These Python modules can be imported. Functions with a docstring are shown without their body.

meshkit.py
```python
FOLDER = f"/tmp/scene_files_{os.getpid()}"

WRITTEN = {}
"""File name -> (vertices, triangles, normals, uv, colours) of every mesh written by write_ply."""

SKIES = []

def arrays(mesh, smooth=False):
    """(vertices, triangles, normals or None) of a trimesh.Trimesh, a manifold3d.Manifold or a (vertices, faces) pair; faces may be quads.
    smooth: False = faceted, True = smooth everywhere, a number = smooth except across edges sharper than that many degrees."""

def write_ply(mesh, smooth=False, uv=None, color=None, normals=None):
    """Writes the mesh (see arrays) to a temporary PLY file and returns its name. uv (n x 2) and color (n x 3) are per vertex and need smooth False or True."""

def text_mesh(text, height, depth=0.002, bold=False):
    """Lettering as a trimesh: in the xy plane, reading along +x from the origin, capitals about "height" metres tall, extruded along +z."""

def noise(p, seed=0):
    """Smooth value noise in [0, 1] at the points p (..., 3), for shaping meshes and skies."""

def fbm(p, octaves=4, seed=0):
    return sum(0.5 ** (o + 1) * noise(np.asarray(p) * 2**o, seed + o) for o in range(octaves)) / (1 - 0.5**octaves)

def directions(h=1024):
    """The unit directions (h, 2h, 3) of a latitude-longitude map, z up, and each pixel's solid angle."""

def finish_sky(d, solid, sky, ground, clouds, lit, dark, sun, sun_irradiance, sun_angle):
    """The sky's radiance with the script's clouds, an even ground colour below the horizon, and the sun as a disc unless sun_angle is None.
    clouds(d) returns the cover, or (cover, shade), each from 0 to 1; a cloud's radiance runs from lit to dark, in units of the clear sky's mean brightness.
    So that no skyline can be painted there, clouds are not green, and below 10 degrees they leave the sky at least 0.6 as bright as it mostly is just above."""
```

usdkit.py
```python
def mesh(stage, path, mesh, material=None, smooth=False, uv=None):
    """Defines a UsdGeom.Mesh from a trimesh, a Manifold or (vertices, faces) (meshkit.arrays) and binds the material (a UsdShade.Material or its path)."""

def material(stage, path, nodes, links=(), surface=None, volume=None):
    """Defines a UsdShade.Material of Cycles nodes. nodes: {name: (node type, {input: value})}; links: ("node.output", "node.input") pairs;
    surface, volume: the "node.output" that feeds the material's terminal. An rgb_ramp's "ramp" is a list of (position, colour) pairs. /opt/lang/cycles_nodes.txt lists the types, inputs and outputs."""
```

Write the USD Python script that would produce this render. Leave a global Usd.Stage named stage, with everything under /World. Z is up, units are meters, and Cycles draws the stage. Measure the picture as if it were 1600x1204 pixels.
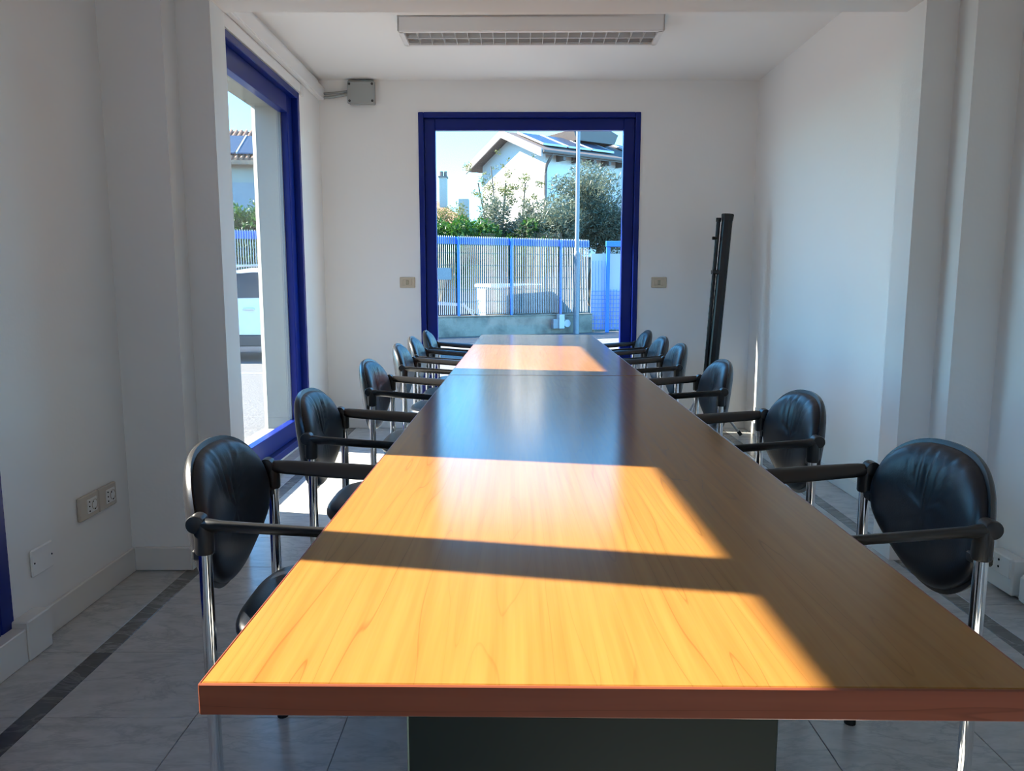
import math, random, numpy as np, trimesh, usdkit, meshkit
import manifold3d as m3
from pxr import Usd, UsdGeom, UsdLux, UsdShade, Sdf, Gf

stage = Usd.Stage.CreateInMemory()
UsdGeom.SetStageUpAxis(stage, UsdGeom.Tokens.z)
UsdGeom.SetStageMetersPerUnit(stage, 1.0)
UsdGeom.Xform.Define(stage, '/World')
UsdGeom.Scope.Define(stage, '/World/Looks')

# ------------------------------------------------------------------ camera, sky, sun, exposure
EXPOSURE = 1.55
SKY, SUN = 0.165, 2.7
SUN_DIR = np.array([1.0, -0.20, -0.72])                     # the way the sunlight travels
cam = UsdGeom.Camera.Define(stage, '/World/camera')
cam.CreateHorizontalApertureAttr(36.0)
cam.CreateFocalLengthAttr(36.0 * 1195.0 / 1600.0)
cam.CreateExposureAttr(EXPOSURE)
cam.CreateClippingRangeAttr((0.05, 500.0))
xf = UsdGeom.Xformable(cam)
xf.AddTranslateOp().Set(Gf.Vec3d(0, 0, 1.14))
xf.AddRotateZOp().Set(0.144)
xf.AddRotateXOp().Set(90 - 7.67)

sd = -SUN_DIR / np.linalg.norm(SUN_DIR)
sun = UsdLux.DistantLight.Define(stage, '/World/sun')
sun.CreateIntensityAttr(SUN)
sun.CreateAngleAttr(0.53); sun.CreateNormalizeAttr(True)
sun.CreateColorAttr(Gf.Vec3f(1.0, 0.89, 0.75))
z_ax = sd; x_ax = np.cross([0, 0, 1.0], z_ax); x_ax /= np.linalg.norm(x_ax); y_ax = np.cross(z_ax, x_ax)
mat4 = Gf.Matrix4d(*x_ax, 0, *y_ax, 0, *z_ax, 0, 0, 0, 0, 1)
UsdGeom.Xformable(sun).AddTransformOp().Set(mat4)

sky_el, sky_rot = math.asin(sd[2]), math.atan2(sd[0], sd[1])
dome = UsdLux.DomeLight.Define(stage, '/World/sky')
dome.CreateIntensityAttr(1.0)
sky_mat = usdkit.material(stage, '/World/Looks/sky_look', {
    'sky': ('sky_texture', {'sky_type': 'multiple_scattering', 'sun_disc': False, 'sun_elevation': sky_el, 'sun_rotation': sky_rot % (2 * math.pi), 'altitude': 20.0, 'air_density': 1.0, 'aerosol_density': 0.5, 'ozone_density': 2.5}),
    'tint': ('mix', {'mix_type': 'multiply', 'fac': 1.0, 'color2': (0.50, 0.88, 0.98)}),
    'bg': ('background_shader', {'strength': SKY})}, [('sky.color', 'tint.color1'), ('tint.color', 'bg.color')], surface='bg.background')
UsdShade.MaterialBindingAPI.Apply(dome.GetPrim()).Bind(sky_mat)

# ------------------------------------------------------------------ helpers
used = {}
def numbered(parent, name):
    k = used.get((parent, name), 0)
    used[(parent, name)] = k + 1
    return f'{parent}/{name}' + (f'_{k:03d}' if k else '')
def pathof(p):
    return '/World' if p is None else (p if isinstance(p, str) else str(p.GetPath()))
def tag(o, label=None, cat=None, group=None, kind=None):
    for k, v in (('label', label), ('category', cat), ('group', group), ('kind', kind)):
        if v: o.SetCustomDataByKey(k, v)
    return o
def thing(name, label=None, cat=None, loc=(0, 0, 0), rotz=0.0, group=None, kind=None):
    x = UsdGeom.Xform.Define(stage, numbered('/World', name))
    x.AddTranslateOp().Set(Gf.Vec3d(*map(float, loc))); x.AddRotateZOp().Set(float(rotz))
    return tag(x.GetPrim(), label, cat, group, kind)
def obj(name, mesh, material, parent=None, smooth=False, label=None, cat=None, group=None, kind=None):
    if isinstance(mesh, (list, tuple)) and not (len(mesh) == 2 and isinstance(mesh[0], np.ndarray)):
        mesh = cat_(mesh)
    m = usdkit.mesh(stage, numbered(pathof(parent), name), mesh, material, smooth=smooth)
    return tag(m.GetPrim(), label, cat, group, kind)
def dup(root, loc, rotz, label, group=None):
    was = root.GetCustomData()
    base = root.GetName()
    r = thing(base, label, was['category'], loc, rotz, group or was.get('group'))
    r.GetReferences().AddInternalReference(root.GetPath()); r.SetInstanceable(True)
    return r
def cat_(ms): return trimesh.util.concatenate(list(ms))
def box(x0, x1, y0, y1, z0, z1, b=0.0):
    lo, hi = np.minimum([x0, y0, z0], [x1, y1, z1]), np.maximum([x0, y0, z0], [x1, y1, z1])
    if b <= 0:
        m = trimesh.creation.box(hi - lo); m.apply_translation((lo + hi) / 2); return m
    b = min(b, (hi - lo).min() * 0.49)
    pts = []
    for k in range(3):
        for s in np.ndindex(2, 2, 2):
            p = np.where(np.array(s) == 1, hi, lo).astype(float)
            for j in range(3):
                if j != k: p[j] += b if s[j] == 0 else -b
            pts.append(p)
    return trimesh.convex.convex_hull(np.array(pts))
def cyl(a, b, r, n=16, r2=None):
    a, b = np.array(a, float), np.array(b, float)
    return loft(np.stack([ring(a, b - a, r, n), ring(b, b - a, r if r2 is None else r2, n)]))
def ring(c, d, r, n=16):
    d = np.array(d, float); d /= np.linalg.norm(d)
    u = np.cross(d, [0, 0, 1.0] if abs(d[2]) < 0.9 else [1.0, 0, 0]); u /= np.linalg.norm(u); v = np.cross(d, u)
    t = np.arange(n) * 2 * np.pi / n
    return np.array(c) + r * (np.cos(t)[:, None] * u + np.sin(t)[:, None] * v)
def loft(rings, cap=True):
    R = np.asarray(rings); k, n = R.shape[:2]
    v = R.reshape(-1, 3); f = []
    i, j = np.meshgrid(np.arange(k - 1), np.arange(n), indexing='ij')
    a, b, c, d = i * n + j, i * n + (j + 1) % n, (i + 1) * n + (j + 1) % n, (i + 1) * n + j
    f = np.concatenate([np.stack([a, b, c], -1).reshape(-1, 3), np.stack([a, c, d], -1).reshape(-1, 3)])
    if cap:
        v = np.vstack([v, R[0].mean(0), R[-1].mean(0)])
        jj = np.arange(n)
        f = np.vstack([f, np.stack([np.full(n, k * n), (jj + 1) % n, jj], -1), np.stack([np.full(n, k * n + 1), (k - 1) * n + jj, (k - 1) * n + (jj + 1) % n], -1)])
    m = trimesh.Trimesh(v, f, process=False)
    if m.volume < 0: m.invert()
    return m
def tube(pts, r, n=14):
    P = np.array(pts, float); t = np.gradient(P, axis=0)
    return loft([ring(p, d, r, n) for p, d in zip(P, t)])
def prism(poly, axis, a, b, bevel=0.0):
    """A polygon (list of 2-D points) extruded along axis from a to b. axis x: (y,z) points; y: (x,z); z: (x,y)."""
    from shapely.geometry import Polygon
    P = Polygon(poly)
    m = trimesh.creation.extrude_polygon(P, abs(b - a), engine='earcut')
    v = m.vertices.copy(); lo = min(a, b)
    if axis == 'z': m.vertices = np.c_[v[:, 0], v[:, 1], v[:, 2] + lo]
    if axis == 'y': m.vertices = np.c_[v[:, 0], v[:, 2] + lo, v[:, 1]]
    if axis == 'x': m.vertices = np.c_[v[:, 2] + lo, v[:, 0], v[:, 1]]
    if m.volume < 0: m.invert()
    return m
def man(t):
    return m3.Manifold(m3.Mesh(np.asarray(t.vertices, np.float32), np.asarray(t.faces, np.uint32)))
def cut(a, *bs):
    A = man(a)
    for b in bs: A = A - man(b)
    m = A.to_mesh(); return trimesh.Trimesh(m.vert_properties[:, :3], m.tri_verts, process=False)
def xform(m, loc=(0, 0, 0), rz=0.0):
    m = m.copy(); m.apply_transform(trimesh.transformations.rotation_matrix(math.radians(rz), [0, 0, 1])); m.apply_translation(loc); return m

def look(name, color, rough=0.5, metal=0.0, bump=None, vary=None, **kw):
    """A principled look. bump = (scale, strength, distance); vary = (scale, second colour, amount ramp low, high)."""
    nodes = {'p': ('principled_bsdf', dict(base_color=color, roughness=rough, metallic=metal, **kw))}
    links = []
    if bump or vary:
        nodes['g'] = ('geometry', {})
    if bump:
        nodes['nb'] = ('noise_texture', {'scale': bump[0], 'detail': 3.0})
        nodes['b'] = ('bump', {'strength': bump[1], 'distance': bump[2]})
        links += [('g.position', 'nb.vector'), ('nb.fac', 'b.height'), ('b.normal', 'p.normal')]
    if vary:
        nodes['nv'] = ('noise_texture', {'scale': vary[0], 'detail': 5.0, 'roughness': 0.6})
        nodes['rv'] = ('rgb_ramp', {'ramp': [(vary[2], color), (vary[3], vary[1])]})
        links += [('g.position', 'nv.vector'), ('nv.fac', 'rv.fac'), ('rv.color', 'p.base_color')]
    return usdkit.material(stage, '/World/Looks/' + name, nodes, links, surface='p.BSDF')

# ------------------------------------------------------------------ looks
wall_look = look('white_plaster', (0.90, 0.895, 0.88), 0.7, bump=(70, 0.12, 0.004))
ceil_look = look('white_ceiling', (0.92, 0.92, 0.91), 0.75, bump=(50, 0.08, 0.004))
base_look = look('white_baseboard', (0.78, 0.77, 0.74), 0.35)
blue_look = look('blue_paint', (0.002, 0.014, 0.185), 0.3, specular_ior_level=0.3)
chrome = look('chrome', (0.86, 0.87, 0.88), 0.07, 1.0)
leather = look('black_leather', (0.006, 0.009, 0.016), 0.36, bump=(260, 0.12, 0.002), specular_ior_level=0.45)
plastic = look('black_plastic', (0.013, 0.013, 0.014), 0.34, bump=(600, 0.15, 0.001))
shell_look = look('shell_plastic', (0.02, 0.02, 0.022), 0.30, bump=(500, 0.25, 0.001))
rubber = look('black_rubber', (0.012, 0.012, 0.012), 0.7)
green_panel = look('dark_green_panel', (0.012, 0.021, 0.021), 0.6, bump=(400, 0.1, 0.001), specular_ior_level=0.2)
ivory = look('ivory_plastic', (0.60, 0.50, 0.36), 0.4)
ivory_dark = look('ivory_rocker', (0.42, 0.36, 0.25), 0.4)
beige_plate = look('beige_socket_plate', (0.56, 0.50, 0.43), 0.4)
white_plastic = look('white_plastic', (0.80, 0.80, 0.78), 0.4)
hole_look = look('socket_hole', (0.01, 0.01, 0.01), 0.6)
grey_box = look('grey_box', (0.36, 0.38, 0.37), 0.5)
screw_look = look('dark_screw', (0.05, 0.05, 0.05), 0.5)
enamel = look('white_enamel', (0.82, 0.82, 0.82), 0.35)
alu = look('louver_aluminium', (0.72, 0.72, 0.72), 0.4, 0.3)
lamp_tube = look('unlit_tube', (0.75, 0.74, 0.72), 0.3)
silver = look('silver_paint', (0.55, 0.56, 0.58), 0.3, 0.8)
black_tube = look('black_enamel', (0.008, 0.008, 0.010), 0.3)
grout = look('grout', (0.34, 0.33, 0.31), 0.8)
leaf_dry = look('dry_leaf', (0.22, 0.08, 0.03), 0.7)

pane = usdkit.material(stage, '/World/Looks/window_glass', {
    't': ('transparent_bsdf', {'color': (0.95, 0.97, 0.96)}), 'gl': ('glossy_bsdf', {'color': (1, 1, 1), 'roughness': 0.0}),
    'lw': ('layer_weight', {'blend': 0.5}), 'pw': ('math', {'math_type': 'power', 'value2': 4.0}), 'f': ('math', {'math_type': 'multiply_add', 'value2': 0.55, 'value3': 0.02}), 'm': ('mix_closure', {})},
    [('lw.facing', 'pw.value1'), ('pw.value', 'f.value1'), ('f.value', 'm.fac'), ('t.BSDF', 'm.closure1'), ('gl.BSDF', 'm.closure2')], surface='m.closure')

def marble(name, base, vein, dark, scale):
    return usdkit.material(stage, '/World/Looks/' + name, {
        'g': ('geometry', {}), 'o': ('object_info', {}), 'k': ('vector_math', {'math_type': 'scale', 'scale': 9.0}),
        'a': ('vector_math', {'math_type': 'add'}),
        'mp': ('mapping', {'scale': (1.0, 2.3, 1.0), 'rotation': (0, 0, 0.35)}),
        'n1': ('noise_texture', {'scale': scale, 'detail': 6.0, 'roughness': 0.62, 'distortion': 0.7}),
        'n2': ('noise_texture', {'scale': scale * 4, 'detail': 5.0, 'roughness': 0.7, 'distortion': 0.3}),
        'r1': ('rgb_ramp', {'ramp': [(0.0, base), (0.46, base), (0.497, vein), (0.53, base), (1.0, base)]}),
        'r2': ('rgb_ramp', {'ramp': [(0.25, dark), (0.62, (1, 1, 1))]}),
        'mx': ('mix', {'mix_type': 'multiply', 'fac': 0.8}),
        'p': ('principled_bsdf', {'roughness': 0.22})},
        [('o.random', 'k.vector1'), ('g.position', 'a.vector1'), ('k.vector', 'a.vector2'), ('a.vector', 'mp.vector'), ('mp.vector', 'n1.vector'), ('mp.vector', 'n2.vector'),
         ('n1.fac', 'r1.fac'), ('n2.fac', 'r2.fac'), ('r1.color', 'mx.color1'), ('r2.color', 'mx.color2'), ('mx.color', 'p.base_color')], surface='p.BSDF')
marble_tile = marble('pale_marble', (0.54, 0.54, 0.53), (0.44, 0.445, 0.445), (0.70, 0.70, 0.70), 2.6)
marble_dark = marble('dark_marble', (0.085, 0.09, 0.095), (0.16, 0.165, 0.17), (0.6, 0.6, 0.6), 4.0)
marble_mid = marble('grey_marble', (0.17, 0.17, 0.16), (0.30, 0.30, 0.29), (0.55, 0.55, 0.55), 4.0)

def wood_look(name, c1, c2, line, rough, spec, along_x=False):
    sx, sy = (0.06, 1.0) if along_x else (1.0, 0.055)
    return usdkit.material(stage, '/World/Looks/' + name, {
        'g': ('geometry', {}),
        'mp': ('mapping', {'scale': (sx, sy, 1.0)}), 'mf': ('mapping', {'scale': (2.0, 90.0, 40.0) if along_x else (90.0, 2.0, 1.0)}),
        'n1': ('noise_texture', {'scale': 8.5, 'detail': 2.5, 'roughness': 0.42, 'distortion': 0.15}),
        'mul': ('math', {'math_type': 'multiply', 'value2': 16.0}), 'fr': ('math', {'math_type': 'fraction'}),
        'r1': ('rgb_ramp', {'ramp': [(0.0, line), (0.035, (0.93, 0.91, 0.88)), (0.35, (1, 1, 1)), (0.85, (0.97, 0.96, 0.95)), (0.985, (0.92, 0.9, 0.86)), (1.0, line)]}),
        'n2': ('noise_texture', {'scale': 1.0, 'detail': 3.0, 'roughness': 0.6}), 'r2': ('rgb_ramp', {'ramp': [(0.3, c1), (0.7, c2)]}),
        'n3': ('noise_texture', {'scale': 3.0, 'detail': 2.0}), 'gm': ('rgb_ramp', {'ramp': [(0.36, (0.08, 0.08, 0.08)), (0.60, (1, 1, 1))]}),
        'mx': ('mix', {'mix_type': 'multiply'}),
        'p': ('principled_bsdf', {'roughness': rough, 'specular_ior_level': spec})},
        [('g.position', 'mp.vector'), ('g.position', 'mf.vector'), ('mp.vector', 'n1.vector'), ('n1.fac', 'mul.value1'), ('mul.value', 'fr.value1'), ('fr.value', 'r1.fac'),
         ('mf.vector', 'n2.vector'), ('n2.fac', 'r2.fac'), ('r2.color', 'mx.color1'), ('r1.color', 'mx.color2'),
         ('mp.vector', 'n3.vector'), ('n3.fac', 'gm.fac'), ('gm.color', 'mx.fac'), ('mx.color', 'p.base_color')], surface='p.BSDF')
wood = wood_look('cherry_laminate', (0.28, 0.122, 0.026), (0.335, 0.153, 0.036), (0.66, 0.6, 0.55), 0.17, 0.22)
cherry = wood_look('cherry_edge', (0.25, 0.068, 0.036), (0.32, 0.092, 0.048), (0.6, 0.55, 0.5), 0.3, 0.5, True)

# ------------------------------------------------------------------ the room
CEIL, FAR, FAR_OUT = 2.635, 5.96, 6.235
LX, LXN, RX, RXN = -1.46, -1.52, 1.83, 1.85          # wall planes: far room left, near room left, far right, near right
BACK = -3.6
W1 = dict(x0=-0.72, x1=0.953, z0=0.03, z1=2.405)      # far window, outer frame
W2 = dict(y0=3.62, y1=5.37, z0=0.045, z1=2.405)       # left window of the far room
W3 = dict(y0=0.45, y1=2.20, z0=0.10, z1=2.262)       # left window of the near room
def struct(name, mesh, m, parent=None, smooth=False):
    return obj(name, mesh, m, parent, smooth, kind=None if parent is not None else 'structure')
# left wall of the far room with its window reveal, the outer arris chamfered
w = box(-1.73, LX, 3.2, FAR_OUT, -0.1, CEIL)
w = cut(w, box(-2, -1.5295, 3.3, 5.7, -1, CEIL - 0.01), box(-2, 0, W2['y0'] + 0.01, W2['y1'] - 0.01, W2['z0'], W2['z1'] - 0.005))
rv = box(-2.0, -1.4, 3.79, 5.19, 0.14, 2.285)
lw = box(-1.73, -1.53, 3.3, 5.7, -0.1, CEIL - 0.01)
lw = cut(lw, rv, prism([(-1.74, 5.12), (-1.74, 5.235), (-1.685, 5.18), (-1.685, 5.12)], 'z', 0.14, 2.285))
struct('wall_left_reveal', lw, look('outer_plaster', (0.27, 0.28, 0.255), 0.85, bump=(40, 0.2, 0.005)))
struct('wall_left', [w, box(-1.80, LXN, W3['y1'] - 0.0, 3.2, -0.1, CEIL), box(-1.80, LXN, W3['y0'], W3['y1'], W3['z1'] - 0.005, CEIL),
       box(-1.80, LXN, BACK, W3['y0'], -0.1, CEIL), box(-1.80, LXN - 0.0, W3['y0'], W3['y1'], -0.1, W3['z0'])], wall_look)
struct('wall_far', cut(box(-1.73, RX + 0.3, FAR, FAR_OUT, -0.1, CEIL), box(W1['x0'] + 0.01, W1['x1'] - 0.01, 5, 7, W1['z0'], W1['z1'] - 0.005)), wall_look)
struct('wall_right', [box(RX, RX + 0.3, 3.2, FAR, -0.1, CEIL), box(RXN, RX + 0.3, BACK, 3.2, -0.1, CEIL)], wall_look)
struct('wall_back', cut(box(-1.80, RX + 0.3, BACK - 0.25, BACK, -0.1, CEIL), box(-0.75, 1.05, BACK - 1, BACK + 1, 0.1, 2.2)), wall_look)
struct('wall_middle', [box(LXN, -1.15, 3.05, 3.2, 0, CEIL), box(1.555, RXN, 3.05, 3.2, 0, CEIL), box(-1.15, 1.555, 3.05, 3.2, 2.2, CEIL),
       box(LXN, -1.283, 2.93, 3.05, 0, CEIL), box(1.68, RXN, 2.93, 3.05, 0, CEIL), box(-1.283, 1.68, 2.93, 3.05, 2.42, CEIL)], wall_look)
struct('ceiling', box(-1.80, RX + 0.3, BACK - 0.25, FAR_OUT, CEIL, CEIL + 0.2), ceil_look)

# floor: a bed and single marble tiles with two dark strips
fl = thing('floor', kind='structure')
obj('grout_bed', box(-1.73, RX + 0.2, BACK, FAR_OUT - 0.02, -0.08, -0.0035), grout, fl)
TP, J = 0.360, 0.0008
ys = [1.886 + TP * k for k in range(-6, 13)]
xs = [-1.248, -0.845, -0.44, -0.035, 0.37, 0.775, 1.18, 1.575]
rng = random.Random(3)
def tile(x0, x1, y0, y1, m, name='tile'):
    dz = rng.uniform(-0.0004, 0.0)
    obj(name, box(x0 + J, x1 - J, y0 + J, y1 - J, -0.02, dz, 0.0012), m, fl)
for y0 in ys:
    y1 = y0 + TP
    y1 = min(y1, FAR)
    if y1 - y0 < 0.05: continue
    lx = LXN if y0 < 2.9 else LX
    cols = [(lx, -1.31)] + list(zip(xs[:-1], xs[1:])) + [(1.637, RX)]
    for a, b in cols: tile(a, b, y0, y1, marble_tile)
for k, (a, b, m) in enumerate([(-0.27, 2.243, marble_dark), (2.243, 3.05, marble_mid), (3.05, 4.3, marble_mid), (4.3, FAR, marble_mid)]):
    tile(-1.31, -1.248, a, b, m, 'border_strip'); tile(1.575, 1.637, a, b, m, 'border_strip')
obj('near_slab', box(LXN, RXN, BACK, ys[0], -0.02, -0.0005), marble_tile, fl)

# baseboards
def board(name, m): struct(name, m, base_look)
BH, BT = 0.085, 0.012
board('baseboard_left', [box(LXN, LXN + 0.014, 2.205, 2.93, 0, 0.098, 0.003), box(LX, LX + BT, 5.39, FAR, 0, BH, 0.003)])
board('baseboard_near_left', box(LXN - 0.06, LXN + 0.05, 0.45, 2.185, 0, 0.105, 0.003))
board('baseboard_pier', [box(LXN + 0.014, -1.283, 2.917, 2.93, 0.004, 0.098, 0.003)])
board('baseboard_far', [box(LX, W1['x0'] - 0.005, FAR - BT, FAR, 0, BH, 0.003), box(W1['x1'] + 0.005, RX, FAR - BT, FAR, 0, BH, 0.003)])
board('baseboard_right', [box(RX - BT, RX, 3.2, FAR - BT, 0, BH, 0.003), box(RXN - BT, RXN, 0, 2.93, 0, BH, 0.003)])
struct('trim_1', box(LXN - 0.0, LXN + 0.055, 2.185, 2.30, 0, 0.125, 0.004), base_look)      # corner piece where the low board meets the wall board

# windows: bead, recessed sash, glass
def rect_frame(a0, a1, b0, b1, wd, t0, t1, axis, open_bottom=False):
    """Four bars of a rectangular frame in the plane across axis; a = horizontal, b = vertical."""
    def bx(p, q, r, s):
        return box(p, q, t0, t1, r, s, 0.004) if axis == 'y' else box(t0, t1, p, q, r, s, 0.004)
    return [bx(a0, a0 + wd, b0, b1), bx(a1 - wd, a1, b0, b1), bx(a0 + wd, a1 - wd, b1 - wd, b1), bx(a0 + wd, a1 - wd, b0, b0 + wd)]
w1 = thing('window_1', kind='structure')
for m in rect_frame(W1['x0'], W1['x1'], W1['z0'], W1['z1'], 0.040, FAR - 0.012, FAR + 0.07, 'y'): obj('window_frame', m, blue_look, w1)
for m in rect_frame(W1['x0'] + 0.04, W1['x1'] - 0.04, W1['z0'] + 0.04, W1['z1'] - 0.04, 0.084, FAR + 0.022, FAR + 0.085, 'y'): obj('sash', m, blue_look, w1)
obj('pane', box(W1['x0'] + 0.12, W1['x1'] - 0.12, FAR + 0.055, FAR + 0.061, W1['z0'] + 0.12, W1['z1'] - 0.12), pane, w1)
w2 = thing('window_2', kind='structure')
for m in rect_frame(W2['y0'], W2['y1'], W2['z0'], W2['z1'], 0.045, LX - 0.07, LX + 0.010, 'x'): obj('window_frame', m, blue_look, w2)
for m in rect_frame(W2['y0'] + 0.045, W2['y1'] - 0.045, W2['z0'] + 0.045, W2['z1'] - 0.045, 0.115, LX - 0.085, LX - 0.030, 'x'): obj('sash', m, blue_look, w2)
obj('pane', box(LX - 0.065, LX - 0.059, W2['y0'] + 0.15, W2['y1'] - 0.15, W2['z0'] + 0.15, W2['z1'] - 0.15), pane, w2)
struct('trim_2', box(LX, LX + 0.075, W2['y0'], W2['y1'] + 0.02, 0.0, 0.03, 0.003), marble_tile)                # marble sill
w3 = thing('window_3', kind='structure')
for m in rect_frame(W3['y0'], W3['y1'], W3['z0'], W3['z1'], 0.06, LXN - 0.09, LXN + 0.006, 'x'): obj('window_frame', m, blue_look, w3)
ya = [W3['y0'] + 0.06, 1.375, W3['y1'] - 0.06]
obj('window_frame', box(LXN - 0.09, LXN - 0.01, W3['y1'] - 0.146, W3['y1'] - 0.055, W3['z0'] + 0.055, W3['z1'] - 0.055, 0.004), blue_look, w3)
for a, b in zip(ya[:-1], ya[1:]):
    b -= 0.085 if b > 2 else 0.0
    for m in rect_frame(a, b, W3['z0'] + 0.06, W3['z1'] - 0.06, 0.062, LXN - 0.09, LXN - 0.03, 'x'): obj('sash', m, blue_look, w3)
    obj('lower_panel', box(LXN - 0.075, LXN - 0.05, a + 0.05, b - 0.05, W3['z0'] + 0.11, 1.16, 0.003), blue_look, w3)
    obj('pane', box(LXN - 0.066, LXN - 0.06, a + 0.055, b - 0.055, 1.155, W3['z1'] - 0.115), pane, w3)
w4 = thing('window_4', kind='structure')                                             # the shop window behind the camera
for m in rect_frame(-0.75, 1.05, 0.1, 2.2, 0.07, BACK - 0.1, BACK - 0.02, 'y'): obj('window_frame', m, blue_look, w4)
obj('window_frame', box(0.11, 0.19, BACK - 0.1, BACK - 0.02, 0.17, 2.13, 0.004), blue_look, w4)
for a, b in ((-0.69, 0.12), (0.18, 0.99)): obj('pane', box(a, b, BACK - 0.066, BACK - 0.06, 0.16, 2.14), pane, w4)
struct('trim_3', [box(LX, LX + 0.012, 3.2, 5.40, 2.412, 2.472, 0.002), box(LX, LX + 0.018, 5.40, 5.46, 2.40, 2.475, 0.003)], enamel)   # white lintel board and its end cap

# ------------------------------------------------------------------ tables
def make_table(y0, y1, ped_ys, label):
    ang = -0.72
    c = np.array([0.1065 + 0.0125 * (y0 - 0.708), y0, 0]); L = y1 - y0; hw = 0.4215
    t = thing('conference_table', label, 'table', c, ang, 'conference tables end to end')
    e = 0.003
    obj('tabletop', box(-hw + e, hw - e, e, L - e, 0.712, 0.745, 0.0012), wood, t)
    for m in (box(-hw, hw, 0, e + 0.0005, 0.711, 0.7445, 0.0015), box(-hw, hw, L - e - 0.0005, L, 0.711, 0.7445, 0.0015), box(-hw, -hw + e + 0.0005, 0, L, 0.711, 0.7445, 0.0015), box(hw - e - 0.0005, hw, 0, L, 0.711, 0.7445, 0.0015)):
        obj('edge_band', m, cherry, t)
    for py in ped_ys:
        p = py - y0
        obj('pedestal', [box(-0.262, 0.262, p - 0.035, p + 0.035, 0.02, 0.712, 0.003)], green_panel, t)
        obj('foot_plate', box(-0.29, 0.29, p - 0.045, p + 0.045, 0.0, 0.022, 0.004), green_panel, t)
    return t
make_table(0.708, 3.259, (1.04, 2.94), 'nearer cherry wood conference table with dark green pedestal, partly in sun')
make_table(3.262, 5.845, (3.88, 5.25), 'farther cherry wood conference table ending at the big blue window')

# ------------------------------------------------------------------ chairs
def smoothstep(a, b, x):
    t = np.clip((x - a) / (b - a), 0, 1); return t * t * (3 - 2 * t)
Zc = [(0.0, 0.792), (0.05, 0.790), (0.10, 0.782), (0.15, 0.763), (0.19, 0.732), (0.214, 0.695), (0.225, 0.655), (0.222, 0.615), (0.206, 0.58), (0.172, 0.545), (0.128, 0.515), (0.08, 0.490), (0.035, 0.477), (0.0, 0.474)]
def back_outline(n=72, grow=0.0):
    from scipy.interpolate import CubicSpline
    p = np.array(Zc); full = np.vstack([p, np.c_[-p[-2:0:-1, 0], p[-2:0:-1, 1]], p[:1]])
    s = np.r_[0, np.cumsum(np.linalg.norm(np.diff(full, axis=0), axis=1))]
    q = CubicSpline(s, full, bc_type='periodic')(np.linspace(0, s[-1], n, endpoint=False))
    c = np.array([0, 0.64]); d = q - c
    return c, c + d * (1 + grow / np.linalg.norm(d, axis=1, keepdims=True))
def back_x(y, z): return -0.268 - 0.10 * (z - 0.60) - 0.18 * (z - 0.6) ** 2 + 0.75 * y ** 2
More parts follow.
